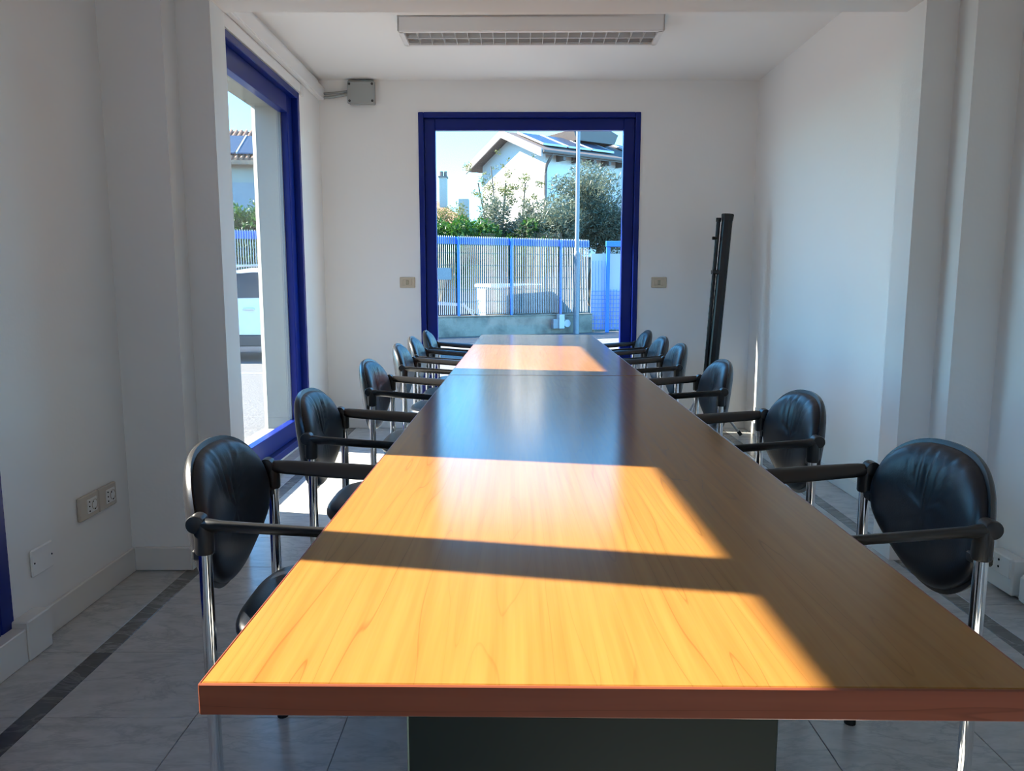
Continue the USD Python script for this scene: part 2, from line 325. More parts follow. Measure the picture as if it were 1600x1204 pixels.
def lens(front, back, grow, rings=13, n=72):
    """A closed shell over the backrest outline: front(r, y, z) and back(r, y, z) are offsets along x."""
    c, o = back_outline(n, grow); v, f = [], []
    rs = np.sin(np.linspace(0, np.pi / 2, rings)) ** 0.9
    for side in (front, back):
        for r in rs[1:] if side is front else rs[1:-1]:
            p = c + (o - c) * r
            v.append(np.c_[back_x(p[:, 0], p[:, 1]) + side(r, p[:, 0], p[:, 1]), p[:, 0], p[:, 1]])
        v.append(np.array([[back_x(c[0], c[1]) + side(0.0, np.array([c[0]]), np.array([c[1]]))[0], c[0], c[1]]]))
    fr = np.vstack(v[:rings - 1]); fc = len(fr); V = np.vstack(v)
    j = np.arange(n); jn = (j + 1) % n
    for k in range(rings - 2):
        a, b = k * n, (k + 1) * n
        f += [np.c_[a + j, b + j, b + jn], np.c_[a + j, b + jn, a + jn]]
    f.append(np.c_[np.full(n, fc), j, jn])
    bo = fc + 1
    rimb = (rings - 2) * n
    for k in range(rings - 3):
        a, b = bo + k * n, bo + (k + 1) * n
        f += [np.c_[a + j, b + jn, b + j], np.c_[a + j, a + jn, b + jn]]
    last = bo + (rings - 3) * n
    f += [np.c_[last + j, rimb + jn, rimb + j], np.c_[last + j, last + jn, rimb + jn]]
    f.append(np.c_[np.full(n, len(V) - 1), bo + jn, bo + j])
    m = trimesh.Trimesh(V, np.vstack(f), process=False)
    m.fix_normals(); return m
def pleats(y, z):
    up = smoothstep(0.55, 0.72, z) * smoothstep(0.815, 0.77, z)
    h = 0
    for y0, a, wd in ((-0.085, 0.6, 0.009), (-0.055, 1.0, 0.010), (-0.02, 1.2, 0.011), (0.012, 0.9, 0.009), (0.045, 1.1, 0.010), (0.085, 0.7, 0.010)):
        h = h + a * np.exp(-((y - y0 * (0.7 + 1.6 * (z - 0.55))) / wd) ** 2)
    return -0.0060 * h * up
cushion = lens(lambda r, y, z: 0.004 + 0.034 * np.sqrt(np.clip(1 - r ** 5, 0, 1)) + pleats(y, z), lambda r, y, z: 0.0 * y - 0.002, -0.006)
shell = lens(lambda r, y, z: 0.0 * y + 0.006 * (1 - r ** 8), lambda r, y, z: 0 * y - 0.026 * np.sqrt(np.clip(1 - r ** 6, 0, 1)) - 0.002, 0.004)
def seat_mesh(z0, z1, sx, sy, crown, rings=10, n=64):
    t = np.arange(n) * 2 * np.pi / n
    o = np.c_[np.sign(np.cos(t)) * np.abs(np.cos(t)) ** 0.55 * sx, np.sign(np.sin(t)) * np.abs(np.sin(t)) ** 0.55 * sy * (1 - 0.05 * (np.cos(t) < 0) * np.abs(np.cos(t)))]
    R = []
    for s, zz in ((0.90, 0), (0.97, 0.12), (1.0, 0.4), (1.0, 0.6), (0.985, 0.8), (0.95, 0.94), (0.88, 1.0)):
        R.append(np.c_[o * s, np.full(n, z0 + (z1 - z0) * zz)])
    for s in (0.7, 0.45, 0.2):
        R.append(np.c_[o * s, np.full(n, z1 + crown * (1 - s))])
    return loft(R)
def arm_mesh(sy):
    R = []
    for x, w, h in ((-0.228, 0.012, 0.010), (-0.222, 0.016, 0.013), (-0.205, 0.020, 0.013), (-0.185, 0.023, 0.0105), (-0.05, 0.027, 0.0092), (0.10, 0.027, 0.0092), (0.19, 0.026, 0.0095), (0.225, 0.021, 0.009), (0.238, 0.012, 0.006)):
        t = np.arange(20) * 2 * np.pi / 20
        tilt = math.radians(30) * sy
        cx, cz = w * np.cos(t), h * np.sin(t)
        y = cx * math.cos(tilt) - cz * math.sin(tilt); z = cx * math.sin(tilt) + cz * math.cos(tilt)
        R.append(np.c_[np.full(20, x), y + 0.238 * sy, z + 0.678 - 0.075 * (x + 0.22)])
    return loft(R)
def make_chair(label):
    t = thing('armchair', label, 'chair', group='armchairs around the conference table')
    obj('backrest', cushion, leather, t, 40)
    obj('backrest_shell', shell, shell_look, t, 50)
    obj('seat', xform(seat_mesh(0.398, 0.443, 0.222, 0.222, 0.012), (0.005, 0, 0)), leather, t, 60)
    obj('seat_shell', xform(seat_mesh(0.380, 0.400, 0.212, 0.212, 0.0), (0.005, 0, 0)), shell_look, t, 60)
    for x in (-0.22, 0.22):
        for s in (-1, 1):
            top = 0.668 if x < 0 else 0.640
            lg = obj('leg', cyl((x, 0.238 * s, 0.006), (x, 0.238 * s, top), 0.0128, 20), chrome, t, 40)
            obj('rubber_foot', cyl((x, 0.238 * s, 0.0), (x, 0.238 * s, 0.022), 0.0142, 20), rubber, lg, 40)
            if x < 0:
                ar = obj('armrest', arm_mesh(s), plastic, t, 40)
                obj('arm_collar', loft([ring((x, 0.238 * s, z), (0, 0, 1), r, 20) for z, r in ((0.622, 0.0165), (0.626, 0.0185), (0.66, 0.0185), (0.685, 0.015))]), plastic, ar, 40)
                obj('arm_knob', loft([ring((x - 0.012, 0.238 * s + d * s, 0.682), (0, 1, 0), r, 20) for d, r in ((-0.020, 0.010), (-0.017, 0.0175), (0.010, 0.0185), (0.014, 0.017), (0.016, 0.008))]), plastic, ar, 40)
    for x in (-0.185, 0.185):
        obj('seat_bar', cyl((x, -0.238, 0.368), (x, 0.238, 0.368), 0.010, 14), chrome, t, 40)
    for s in (-1, 1):
        obj('side_bar', cyl((-0.22, 0.238 * s, 0.368), (0.22, 0.238 * s, 0.368), 0.010, 14), chrome, t, 40)
    for q in (-1, 1): obj('back_lug', box(-0.246, -0.214, 0.196 * q, 0.238 * q, 0.606, 0.628, 0.004), plastic, t)
    return t
seats = [
    (-0.385, 1.665, 2.0, 'black leather armchair nearest the camera on the left, sunlit rim on its backrest'),
    (-0.385, 2.465, 1.0, 'second black armchair from the camera on the left, in front of the left window'),
    (-0.375, 3.430, -1.0, 'third black armchair from the camera on the left side of the table'),
    (-0.375, 4.350, 0.5, 'fourth black armchair from the camera on the left side of the table'),
    (-0.370, 4.930, 0.0, 'fifth black armchair from the camera on the left, next to last'),
    (-0.350, 5.570, 1.0, 'farthest black armchair on the left, overlapping the big blue window frame'),
    (0.660, 1.625, 180.5, 'black leather armchair nearest the camera on the right, beside the low socket box'),
    (0.650, 2.420, 180.0, 'second black armchair from the camera on the right, against the opening jamb'),
    (0.660, 3.440, 178.5, 'third black armchair from the camera on the right, in front of the projection screen'),
    (0.670, 4.370, 179.0, 'fourth black armchair from the camera on the right side of the table'),
    (0.680, 4.950, 180.0, 'fifth black armchair from the camera on the right, next to last'),
    (0.690, 5.590, 179.0, 'farthest black armchair on the right, overlapping the big blue window frame')]
first = make_chair(seats[0][3])
first.GetAttribute('xformOp:translate').Set(Gf.Vec3d(seats[0][0], seats[0][1], 0)); first.GetAttribute('xformOp:rotateZ').Set(seats[0][2])
for x, y, rz, lb in seats[1:]: dup(first, (x, y, 0), rz, lb)

# ------------------------------------------------------------------ ceiling lamp
lm = thing('ceiling_lamp', 'long white fluorescent ceiling lamp with grid louver, switched off', 'lamp', (0.096, 4.69, 0), -0.5)
hl, hw, zb = 0.756, 0.14, 2.550
obj('housing', [box(-hl, hl, -hw, -hw + 0.012, zb, CEIL, 0.002), box(-hl, hl, hw - 0.012, hw, zb, CEIL, 0.002), box(-hl, -hl + 0.012, -hw, hw, zb, CEIL, 0.002), box(hl - 0.012, hl, -hw, hw, zb, CEIL, 0.002), box(-hl, hl, -hw, hw, CEIL - 0.012, CEIL)], enamel, lm)
obj('louver_frame', [box(-hl + 0.01, hl - 0.01, s * (hw - 0.014) - 0.011, s * (hw - 0.014) + 0.011, zb - 0.004, zb + 0.012, 0.002) for s in (-1, 1)] + [box(s * (hl - 0.02) - 0.013, s * (hl - 0.02) + 0.013, -hw + 0.01, hw - 0.01, zb - 0.004, zb + 0.012, 0.002) for s in (-1, 1)], enamel, lm)
obj('louver_spine', box(-hl + 0.03, hl - 0.03, -0.004, 0.004, zb, zb + 0.034), alu, lm)
for k in range(1, 20):
    x = -hl + 0.03 + k * (2 * hl - 0.06) / 20
    obj('louver_blade', box(x - 0.0012, x + 0.0012, -hw + 0.02, hw - 0.02, zb + 0.0, zb + 0.034), alu, lm)
for s in (-1, 1):
    obj('lamp_tube', cyl((-hl + 0.04, s * 0.06, zb + 0.055), (hl - 0.04, s * 0.06, zb + 0.055), 0.013, 12), lamp_tube, lm, 40)

# ------------------------------------------------------------------ fittings on the far wall and left wall
jb = thing('junction_box', 'grey electrical junction box high on the far wall with four screws', 'electrical box', (-1.133, FAR, 0))
obj('box_body', box(-0.097, 0.097, -0.06, 0, 2.455, 2.622, 0.006), grey_box, jb)
obj('lid', box(-0.101, 0.101, -0.072, -0.055, 2.452, 2.612, 0.006), grey_box, jb)
for sx in (-0.084, 0.084):
    for z in (2.472, 2.592): obj('screw', cyl((sx, -0.075, z), (sx, -0.07, z), 0.009, 12), screw_look, jb, 40)
cd = thing('conduit', 'thin grey conduit between the wall trunking and the junction box', 'pipe', (-1.24, FAR, 0))
obj('pipe', tube([(-0.185, -0.022, 2.505), (-0.10, -0.022, 2.512), (0.012, -0.026, 2.530)], 0.010, 10), grey_box, cd, 40)
obj('pipe', tube([(-0.185, -0.018, 2.535), (-0.10, -0.018, 2.540), (0.012, -0.022, 2.552)], 0.008, 10), grey_box, cd, 40)
tr = thing('cable_trunking', 'white cable trunking running along the left wall just under the ceiling', 'cable trunking', (LX, 3.2, 0))
obj('trunking_body', box(0, 0.034, 0.0, FAR - 3.2, 2.487, 2.588, 0.003), enamel, tr)
obj('trunking_lid', box(0.028, 0.041, 0.0, FAR - 3.2, 2.493, 2.582, 0.003), enamel, tr)

def switch(x, label):
    t = thing('light_switch', label, 'light switch', (x, FAR, 1.14), 0, 'switch plates beside the far window')
    obj('plate', box(-0.059, 0.059, -0.010, 0, -0.041, 0.041, 0.004), ivory, t)
    ins = obj('insert', box(-0.036, 0.036, -0.0125, -0.006, -0.024, 0.024, 0.002), ivory, t)
    obj('rocker', box(-0.011, 0.011, -0.016, -0.008, -0.018, 0.018, 0.003), ivory_dark, ins)
switch(-0.822, 'ivory switch plate left of the big blue window')
switch(1.118, 'ivory switch plate right of the big blue window')

def socket(y, label):
    t = thing('wall_socket', label, 'socket', (LXN, y, 0.353), 90, 'socket plates on the near left wall')
    # local: x along the wall (away from the camera), -y into the room
    obj('plate', box(-0.061, 0.061, -0.013, 0, -0.043, 0.043, 0.004), beige_plate, t)
    ins = obj('insert', box(-0.016, 0.046, -0.016, -0.01, -0.026, 0.026, 0.002), white_plastic, t)
    obj('earth_ring', loft([ring((0.028, d, 0.0), (0, 1, 0), r, 20) for d, r in ((-0.0158, 0.019), (-0.0175, 0.019), (-0.0175, 0.0165), (-0.0155, 0.0155))]), beige_plate, ins, 30)
    for px, pz in ((-0.006, 0.017), (-0.006, 0.0), (-0.006, -0.017), (0.018, 0.012), (0.028, -0.017)):
        obj('contact_hole', cyl((px, -0.0178, pz), (px, -0.015, pz), 0.0028, 8), hole_look, ins)
socket(2.632, 'nearer of the two beige socket plates on the left wall')
socket(2.757, 'farther of the two beige socket plates, closest to the pier corner')
bp = thing('blank_plate', 'blank white cover plate low on the left wall below the sockets', 'cover plate', (LXN, 2.356, 0.262), 90)
obj('plate', box(-0.056, 0.056, -0.009, 0, -0.044, 0.044, 0.004), wall_look, bp)
for px in (-0.045, 0.045): obj('screw', cyl((px, -0.0105, 0.0), (px, -0.008, 0), 0.003, 10), screw_look, bp)

sb = thing('socket_box', 'white surface socket box low on the right wall beside the nearest right chair', 'socket', (RXN, 2.715, 0))
obj('box_body', box(-0.055, 0, -0.072, 0.072, 0.015, 0.150, 0.006), white_plastic, sb)
obj('faceplate', box(-0.064, -0.052, -0.066, 0.066, 0.078, 0.152, 0.003), white_plastic, sb)
for z in (0.130, 0.104): obj('contact_hole', cyl((-0.0655, -0.005, z), (-0.063, -0.005, z), 0.0045, 10), hole_look, sb)
sb2 = thing('cable_box', 'white cable box at the right edge of the photo, next to the socket box', 'electrical box', (RXN, 2.53, 0))
obj('box_body', box(-0.05, 0, -0.10, 0.075, 0.012, 0.115, 0.006), white_plastic, sb2)
obj('lid', box(-0.056, -0.045, -0.095, 0.07, 0.02, 0.108, 0.003), white_plastic, sb2)
so = thing('corner_socket', 'small white socket near the floor of the far right corner', 'socket', (RX, 5.62, 0.17))
obj('plate', box(-0.022, 0, -0.055, 0.055, -0.04, 0.04, 0.004), white_plastic, so)
obj('cable', tube([(-0.012, 0.02, -0.03), (-0.014, 0.025, -0.09), (-0.02, 0.01, -0.14), (-0.03, -0.02, -0.164)], 0.006, 8), white_plastic, so, 40)

# ------------------------------------------------------------------ folded projection screen on a tripod
ps = thing('projection_screen', 'black folded tripod projection screen leaning in the far right corner', 'projection screen', (1.55, 5.66, 0))
def at(px, z): return np.array([px, 0.0, z])
a0, a1 = np.array([-0.085, 0.0, 0.30]), np.array([0.005, 0.02, 1.632])
obj('case', [loft([ring(a0 + (a1 - a0) * t, a1 - a0, r, 8) for t, r in ((0, 0.034), (0.01, 0.040), (0.97, 0.040))], True)], black_tube, ps, 20)
obj('case_cap', loft([ring(a0 + (a1 - a0) * t, a1 - a0, r, 8) for t, r in ((0.965, 0.042), (0.995, 0.046), (1.0, 0.044))]), rubber, ps, 20)
b0, b1 = np.array([-0.135, 0.01, 0.25]), np.array([-0.058, 0.03, 1.598])
pl_ = obj('pole', cyl(b0, b1, 0.014, 14), black_tube, ps, 40)
obj('pole_cap', cyl(b1 - np.array([0.0006, 0, 0.02]), b1 + np.array([0.0006, 0, 0.008]), 0.018, 14), rubber, pl_, 40)
obj('knob', cyl((-0.10, 0.02, 1.46), (-0.066, 0.024, 1.46), 0.012, 12), rubber, pl_, 40)
obj('bracket', [box(-0.14, -0.04, -0.02, 0.03, 0.42, 0.46, 0.004), box(-0.10, -0.02, -0.01, 0.04, 1.20, 1.23, 0.004)], black_tube, ps)
hub = np.array([-0.13, 0.01, 0.36])
for dx, dy in ((0.275, -0.05), (-0.22, -0.20), (-0.12, 0.24)):
    e = np.array([-0.13 + dx, 0.01 + dy, 0.014])
    tl = obj('leg', cyl(hub, e, 0.009, 12), silver, ps, 40)
    d = (e - hub) / np.linalg.norm(e - hub)
    obj('rubber_foot', cyl(e - d * 0.03, e + d * 0.004, 0.013, 12), rubber, tl, 40)
obj('hub', cyl((-0.137, 0.01, 0.25), (-0.127, 0.01, 0.42), 0.022, 14), black_tube, ps, 40)

lf = thing('dry_leaf', 'tiny brown dry leaf on the marble floor under the near table', 'leaf', (-0.265, 1.40, 0.0))
lv = np.array([(math.cos(a) * 0.022, math.sin(a) * 0.009, 0.004 + 0.004 * math.cos(2 * a)) for a in np.linspace(0, 2 * np.pi, 14, endpoint=False)])
obj('leaf_blade', loft([lv - [0, 0, 0.0015], lv + [0, 0, 0.0005]]), leaf_dry, lf)

# ------------------------------------------------------------------ outside
G = -0.08
asphalt = look('asphalt', (0.17, 0.165, 0.16), 0.9, bump=(45, 0.5, 0.02), vary=(30, (0.11, 0.107, 0.105), 0.35, 0.7))
concrete = look('stained_concrete', (0.25, 0.215, 0.17), 0.9, bump=(20, 0.3, 0.01), vary=(2.2, (0.12, 0.105, 0.085), 0.4, 0.66))
fence_blue = look('fence_blue', (0.03, 0.16, 0.62), 0.4)
fence_bar = look('fence_bar_paint', (0.34, 0.35, 0.37), 0.4)
house_white = look('house_render', (0.55, 0.53, 0.51), 0.9)
house_beige = look('house_beige', (0.26, 0.25, 0.22), 0.9)
roof_brown = look('roof_brown', (0.11, 0.085, 0.075), 0.8)
terracotta = look('terracotta', (0.34, 0.17, 0.10), 0.85, vary=(6, (0.20, 0.11, 0.07), 0.4, 0.6))
brick_red = look('brick_red', (0.42, 0.13, 0.07), 0.9)
solar = look('solar_panel', (0.03, 0.05, 0.09), 0.4, specular_ior_level=0.3)
white_metal = look('white_metal', (0.42, 0.43, 0.45), 0.4)
dark_glass = look('dark_glass', (0.02, 0.025, 0.03), 0.05)
pole_grey = look('pole_grey', (0.17, 0.19, 0.21), 0.5)
car_white = look('car_white', (0.68, 0.69, 0.70), 0.15, coat_weight=0.6)
car_grey = look('car_grey', (0.045, 0.05, 0.055), 0.25, coat_weight=0.5)
car_silver = look('car_silver', (0.35, 0.36, 0.38), 0.25, 0.6)
car_trim = look('car_trim', (0.025, 0.027, 0.03), 0.5)
tyre = look('tyre', (0.012, 0.012, 0.012), 0.8)
red_lens = look('red_lens', (0.45, 0.01, 0.01), 0.2)
bark = look('bark', (0.12, 0.09, 0.06), 0.9)
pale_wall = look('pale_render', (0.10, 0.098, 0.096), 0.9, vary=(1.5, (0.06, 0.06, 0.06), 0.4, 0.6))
def leafy(name, c1, c2, trans=0.35):
    return usdkit.material(stage, '/World/Looks/' + name, {
        'g': ('geometry', {}), 'r': ('rgb_ramp', {'ramp': [(0.0, c1), (1.0, c2)]}),
        'd': ('principled_bsdf', {'roughness': 0.5}), 't': ('translucent_bsdf', {}), 'm': ('mix_closure', {'fac': trans})},
        [('g.random_per_island', 'r.fac'), ('r.color', 'd.base_color'), ('r.color', 't.color'), ('d.BSDF', 'm.closure1'), ('t.BSDF', 'm.closure2')], surface='m.closure')
olive_leaf = leafy('olive_leaf', (0.11, 0.135, 0.09), (0.32, 0.355, 0.27))
laurel_leaf = leafy('laurel_leaf', (0.035, 0.11, 0.012), (0.21, 0.40, 0.04))
yellow_leaf = leafy('yellow_leaf', (0.16, 0.17, 0.05), (0.28, 0.27, 0.10))

G2 = -0.75                                               # the yard behind the fence lies lower
fx = lambda x: 17.1 + (x + 1.73) * 0.452 / 0.892
tag(obj('parking_ground', [prism([(-60, 6.235), (60, 6.235), (60, 20.1), (5.0, 20.1), (2.2, fx(2.2) + 0.05), (-14, fx(-14) + 0.05), (-60, fx(-14))], 'z', G - 0.9, G), box(-60, -1.80, -40, 6.235, G - 0.2, G), box(-1.8, 60, -40, BACK - 0.25, G - 0.2, G)], asphalt), kind='structure')
tag(obj('yard_ground', box(-60, 60, 9, 90, G2 - 0.2, G2), asphalt), kind='structure')
obj('road_line', box(-9, 3.0, 10.2, 10.32, G, G + 0.006), white_metal, label='white painted line on the parking asphalt', cat='road marking')

FP, FD = np.array([-1.73, 17.1]), np.array([0.892, 0.452])
FN = np.array([-0.452, 0.892])
FA = math.degrees(math.atan2(0.452, 0.892))
def fpt(s, off=0.0): q = FP + FD * s + FN * off; return (q[0], q[1])
lw_ = thing('boundary_wall', 'low stained concrete wall carrying the blue fence across the parking', 'wall', (*fpt(0), 0), FA)
obj('wall_body', box(-9.0, 4.05, -0.10, 0.10, G, 0.36, 0.01), concrete, lw_)
obj('coping', box(-9.0, 4.05, -0.11, 0.11, 0.36, 0.39, 0.008), concrete, lw_)
fe = thing('bar_fence', 'tall fence of pale vertical bars with blue posts and blue top band', 'fence', (*fpt(0), 0), FA)
posts = [0.524 + 1.325 * k for k in range(-6, 3)]
for s in posts: obj('post', box(s - 0.025, s + 0.025, -0.07, -0.02, 0.39, 2.14, 0.004), fence_blue, fe)
edges = [-8.0] + posts + [4.0]
for a, b in zip(edges[:-1], edges[1:]):
    n = int((b - a) / 0.0475)
    bars = [box(a + 0.0475 * (k + 0.5) - 0.0065, a + 0.0475 * (k + 0.5) + 0.0065, -0.010, 0.010, 0.42, 2.17) for k in range(n)]
    obj('bar_panel', bars, fence_bar, fe, kind='stuff')
obj('top_band', box(-8.0, 4.0, 0.013, 0.02, 1.99, 2.15), fence_blue, fe)
for z in (0.45, 0.72, 1.0, 1.27, 1.54, 1.81): obj('cross_wire', box(-8.0, 4.0, 0.012, 0.018, z - 0.005, z + 0.005), car_trim, fe)
sp = thing('fence_sign', 'small plain grey plate fixed on the fence at the left', 'sign', (*fpt(0.18, -0.06), 0), FA)
obj('plate', box(-0.17, 0.17, -0.006, 0.006, 1.20, 1.46, 0.003), pole_grey, sp)
mb = thing('meter_box', 'pale electrical boxes on the low concrete wall by the lamp post', 'electrical box', (*fpt(3.12, -0.20), 0), FA)
obj('cabinet', box(-0.10, 0.05, -0.06, 0.08, 0.05, 0.385, 0.008), white_metal, mb)
obj('side_box', box(-0.25, -0.10, -0.03, 0.08, 0.05, 0.28, 0.008), pole_grey, mb)
obj('lamp_cap', cyl((0.13, -0.05, 0.17), (0.13, 0.06, 0.17), 0.09, 20), white_metal, mb, 40)
lp = thing('lamp_post', 'tall grey street lamp post in front of the low wall', 'lamp post', (1.49, 18.35, G))
obj('base_tube', loft([ring((0, 0, z), (0, 0, 1), r, 20) for z, r in ((0, 0.07), (1.86, 0.068), (1.93, 0.058), (1.95, 0.05))]), pole_grey, lp, 30)
obj('upper_tube', cyl((0, 0, 1.90), (0, 0, 7.5), 0.050, 20, 0.04), pole_grey, lp, 40)
obj('collar', cyl((0, 0, 1.86), (0, 0, 1.90), 0.074, 20), pole_grey, lp, 30)
obj('lamp_head', [box(-0.12, 0.12, -0.9, 0.05, 7.45, 7.55, 0.03)], pole_grey, lp)
# gate at the end of the fence
gt = thing('blue_gate', 'blue framed gate with a pale sheet and wire mesh, right edge of window', 'gate', (2.30, 18.95, G), 0)
obj('post', box(-0.045, 0.045, -0.05, 0.05, 0, 2.10, 0.006), fence_blue, gt)
obj('post', box(2.4, 2.49, -0.05, 0.05, 0, 2.10, 0.006), fence_blue, gt)
obj('beam', box(-0.06, 2.5, -0.10, 0.06, 2.08, 2.22, 0.006), fence_blue, gt)
obj('sheet', box(-0.40, 2.45, 0.10, 0.14, 0.06, 1.92), white_metal, gt)
wires = [box(-0.38 + 0.075 * k, -0.38 + 0.075 * k + 0.012, -0.012, 0.0, 0.06, 1.75 if k < 6 else 1.05) for k in range(36)]
wires += [box(-0.40, 2.4, -0.005, 0.007, 0.1 + 0.1 * k, 0.112 + 0.1 * k) for k in range(10)]
obj('wire_mesh', wires, fence_blue, gt, kind='stuff')

# pale wall and parked things seen through the bars
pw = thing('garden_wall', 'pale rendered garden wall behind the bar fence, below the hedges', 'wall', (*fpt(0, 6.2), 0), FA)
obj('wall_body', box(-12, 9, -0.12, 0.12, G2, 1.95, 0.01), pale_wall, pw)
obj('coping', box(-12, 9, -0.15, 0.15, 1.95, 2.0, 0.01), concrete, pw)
pl = thing('masonry_block', 'white low masonry block with a bright rim behind the fence', 'planter', (*fpt(2.78, 2.0), G2), FA)
obj('block_body', box(-0.70, 0.70, -0.45, 0.45, 0, 1.76, 0.02), house_white, pl)
obj('rim', box(-0.74, 0.74, -0.49, 0.49, 1.76, 1.86, 0.02), house_white, pl)

def wheel(x, y, r, parent, tm=tyre):
    h = obj('wheel', loft([ring((x, y + d, r), (0, 1, 0), rr, 28) for d, rr in ((-0.10, r * 0.6), (-0.11, r * 0.92), (-0.08, r), (0.08, r), (0.11, r * 0.92), (0.10, r * 0.6))]), tm, parent, 35)
    obj('hubcap', loft([ring((x, y + d, r), (0, 1, 0), rr, 20) for d, rr in ((-0.112, r * 0.35), (-0.108, r * 0.62), (0.108, r * 0.62), (0.112, r * 0.35))]), silver, h, 35)
def bodyloft(prof_low, prof_top, xs_, W, taper):
    """A car-like hull: per station x: (bottom z, top z); width W narrowed by taper(z) at the top."""
    R = []
    for x, zb_, zt in xs_:
        zz = np.linspace(zb_, zt, 8)
        half = np.array([W * taper(z) for z in zz])
        R.append(np.vstack([np.c_[np.full(8, x), -half, zz], np.c_[np.full(8, x), half[::-1], zz[::-1]]]))
    return loft(R)
def make_car(name, label, loc, rz, body, H=1.0, group=None, rails=True, flip=False):
    t = thing(name, label, 'car', loc, rz, group)
    tp = lambda z: 0.97 if z < 0.55 else 0.99 - 0.02 * (z - 0.55) / 0.4
    st = [(-2.15, 0.42, 0.62), (-2.08, 0.30, 0.86), (-1.8, 0.26, 0.97), (-1.2, 0.26, 1.03), (-0.6, 0.26, 1.05), (0.5, 0.26, 1.06), (1.5, 0.27, 1.05), (1.95, 0.30, 1.02), (2.10, 0.36, 0.90), (2.14, 0.45, 0.60)]
    hull = bodyloft(None, None, [(x, a, b * H) for x, a, b in st], 0.90, tp)
    arches = [xform(cyl((wx, -1.2, 0.33), (wx, 1.2, 0.33), 0.37, 28)) for wx in (-1.32, 1.30)]
    hull = cut(hull, *arches)
    obj('body', hull, body, t, 30)
    tg = lambda z: 0.96 - 0.30 * max(0, (z / H - 1.0)) / 0.5
    cab = [(-1.15, 1.02, 1.05), (-0.55, 1.02, 1.44), (0.0, 1.02, 1.52), (0.8, 1.02, 1.53), (1.5, 1.02, 1.47), (1.85, 1.02, 1.20), (1.97, 1.0, 1.04)]
    obj('cabin_glass', bodyloft(None, None, [(x, a * H, b * H) for x, a, b in cab], 0.88, tg), dark_glass, t, 30)
    rf = [(-0.60, 1.42, 1.45), (0.0, 1.48, 1.555), (0.8, 1.48, 1.57), (1.5, 1.43, 1.51), (1.80, 1.30, 1.33)]
    obj('roof', bodyloft(None, None, [(x, a * H, b * H) for x, a, b in rf], 0.89, tg), body, t, 30)
    for s in (-1, 1):
        for xa, xb in (((-1.05, -0.55)), ((0.28, 0.30)), ((1.55, 1.86))):
            za, zb2 = (1.05, 1.46) if xa != xb else (1.05, 1.5)
            pa, pb = np.array([xa if xa < 1 else xb, s * 0.86, 1.03 * H]), np.array([xb if xa < 1 else xa, s * (0.88 * 0.685 + 0.015), 1.50 * H])
            obj('pillar', cyl(pa, pb, 0.035, 10), body, t, 40)
        obj('sill', box(-0.92, 0.90, s * 0.86, s * 0.90, 0.24, 0.42, 0.02), car_trim, t)
        for hx in (-0.05, 1.0): obj('door_handle', box(hx, hx + 0.18, s * 0.875, s * 0.915, 0.86 * H, 0.895 * H, 0.01), body, t)
        for sx in (-0.55, 0.30, 1.22): obj('door_seam', box(sx, sx + 0.008, s * 0.86, s * 0.886, 0.42, 1.0 * H), car_trim, t)
        obj('mirror', box(-0.78, -0.62, s * 0.92, s * 1.04, 1.0 * H, 1.14 * H, 0.04), body, t)
        if rails: obj('roof_rail', tube([(-0.35, s * 0.60, 1.50 * H), (-0.2, s * 0.61, 1.585 * H), (0.6, s * 0.61, 1.61 * H), (1.4, s * 0.60, 1.56 * H), (1.55, s * 0.59, 1.48 * H)], 0.018, 8), silver, t, 40)
        obj('tail_light', box(1.98, 2.09, s * 0.60, s * 0.86, 0.74 * H, 0.94 * H, 0.02), red_lens, t)
        obj('headlight', box(-2.10, -1.92, s * 0.55, s * 0.84, 0.68 * H, 0.82 * H, 0.02), silver, t)
    for wx in (-1.32, 1.30):
        for s in (-1, 1): wheel(wx, s * 0.78, 0.33, t)
    return t
make_car('suv_car', 'white car with roof rails parked outside the left window', (-4.10, 12.65, G), 0, car_white, 0.93)
make_car('silver_car', 'silver car with red tail light behind the fence at the left', (*fpt(-0.60, 1.35), G2), FA, car_silver, 0.93, rails=False)
tp_ = thing('covered_stack', 'dark grey covered stack with sloping right side behind the fence bars', 'tarpaulin', (*fpt(2.52, 0.43), G2), FA)
obj('cover', prism([(-0.95, 0), (-0.95, 1.72), (-0.88, 1.76), (0.25, 1.83), (0.34, 1.80), (0.80, 1.28), (0.86, 1.15), (0.86, 0)], 'y', -0.30, 0.35), car_grey, tp_)
obj('strap', [box(-0.5, -0.44, -0.31, 0.36, 0, 1.79), box(0.1, 0.16, -0.31, 0.36, 0, 1.825)], car_trim, tp_)

# vegetation
def leaf_cloud(blobs, n, size, seed, aspect=0.32, droop=0.0):
    r = np.random.default_rng(seed)
    vol = np.array([b[3] * b[4] * b[5] for b in blobs]); k = r.choice(len(blobs), n, p=vol / vol.sum())
    B = np.array(blobs)[k]
    d = r.normal(size=(n, 3)); d /= np.linalg.norm(d, axis=1, keepdims=True)
    rad = r.uniform(0, 1, n) ** 0.45
    rad *= 0.78 + 0.44 * meshkit.noise(d * 3.1 + B[:, :3] * 1.7, seed)
    P = B[:, :3] + d * rad[:, None] * B[:, 3:6]
    u = r.normal(size=(n, 3)) + d * 0.9; u[:, 2] += droop; u /= np.linalg.norm(u, axis=1, keepdims=True)
    w_ = np.cross(u, r.normal(size=(n, 3))); w_ /= np.linalg.norm(w_, axis=1, keepdims=True)
    L = size * r.uniform(0.6, 1.3, n)[:, None]
    V = np.stack([P - u * L, P + w_ * L * aspect, P + u * L, P - w_ * L * aspect], 1).reshape(-1, 3)
    i = np.arange(n) * 4
    return V, np.vstack([np.c_[i, i + 1, i + 2], np.c_[i, i + 2, i + 3]])
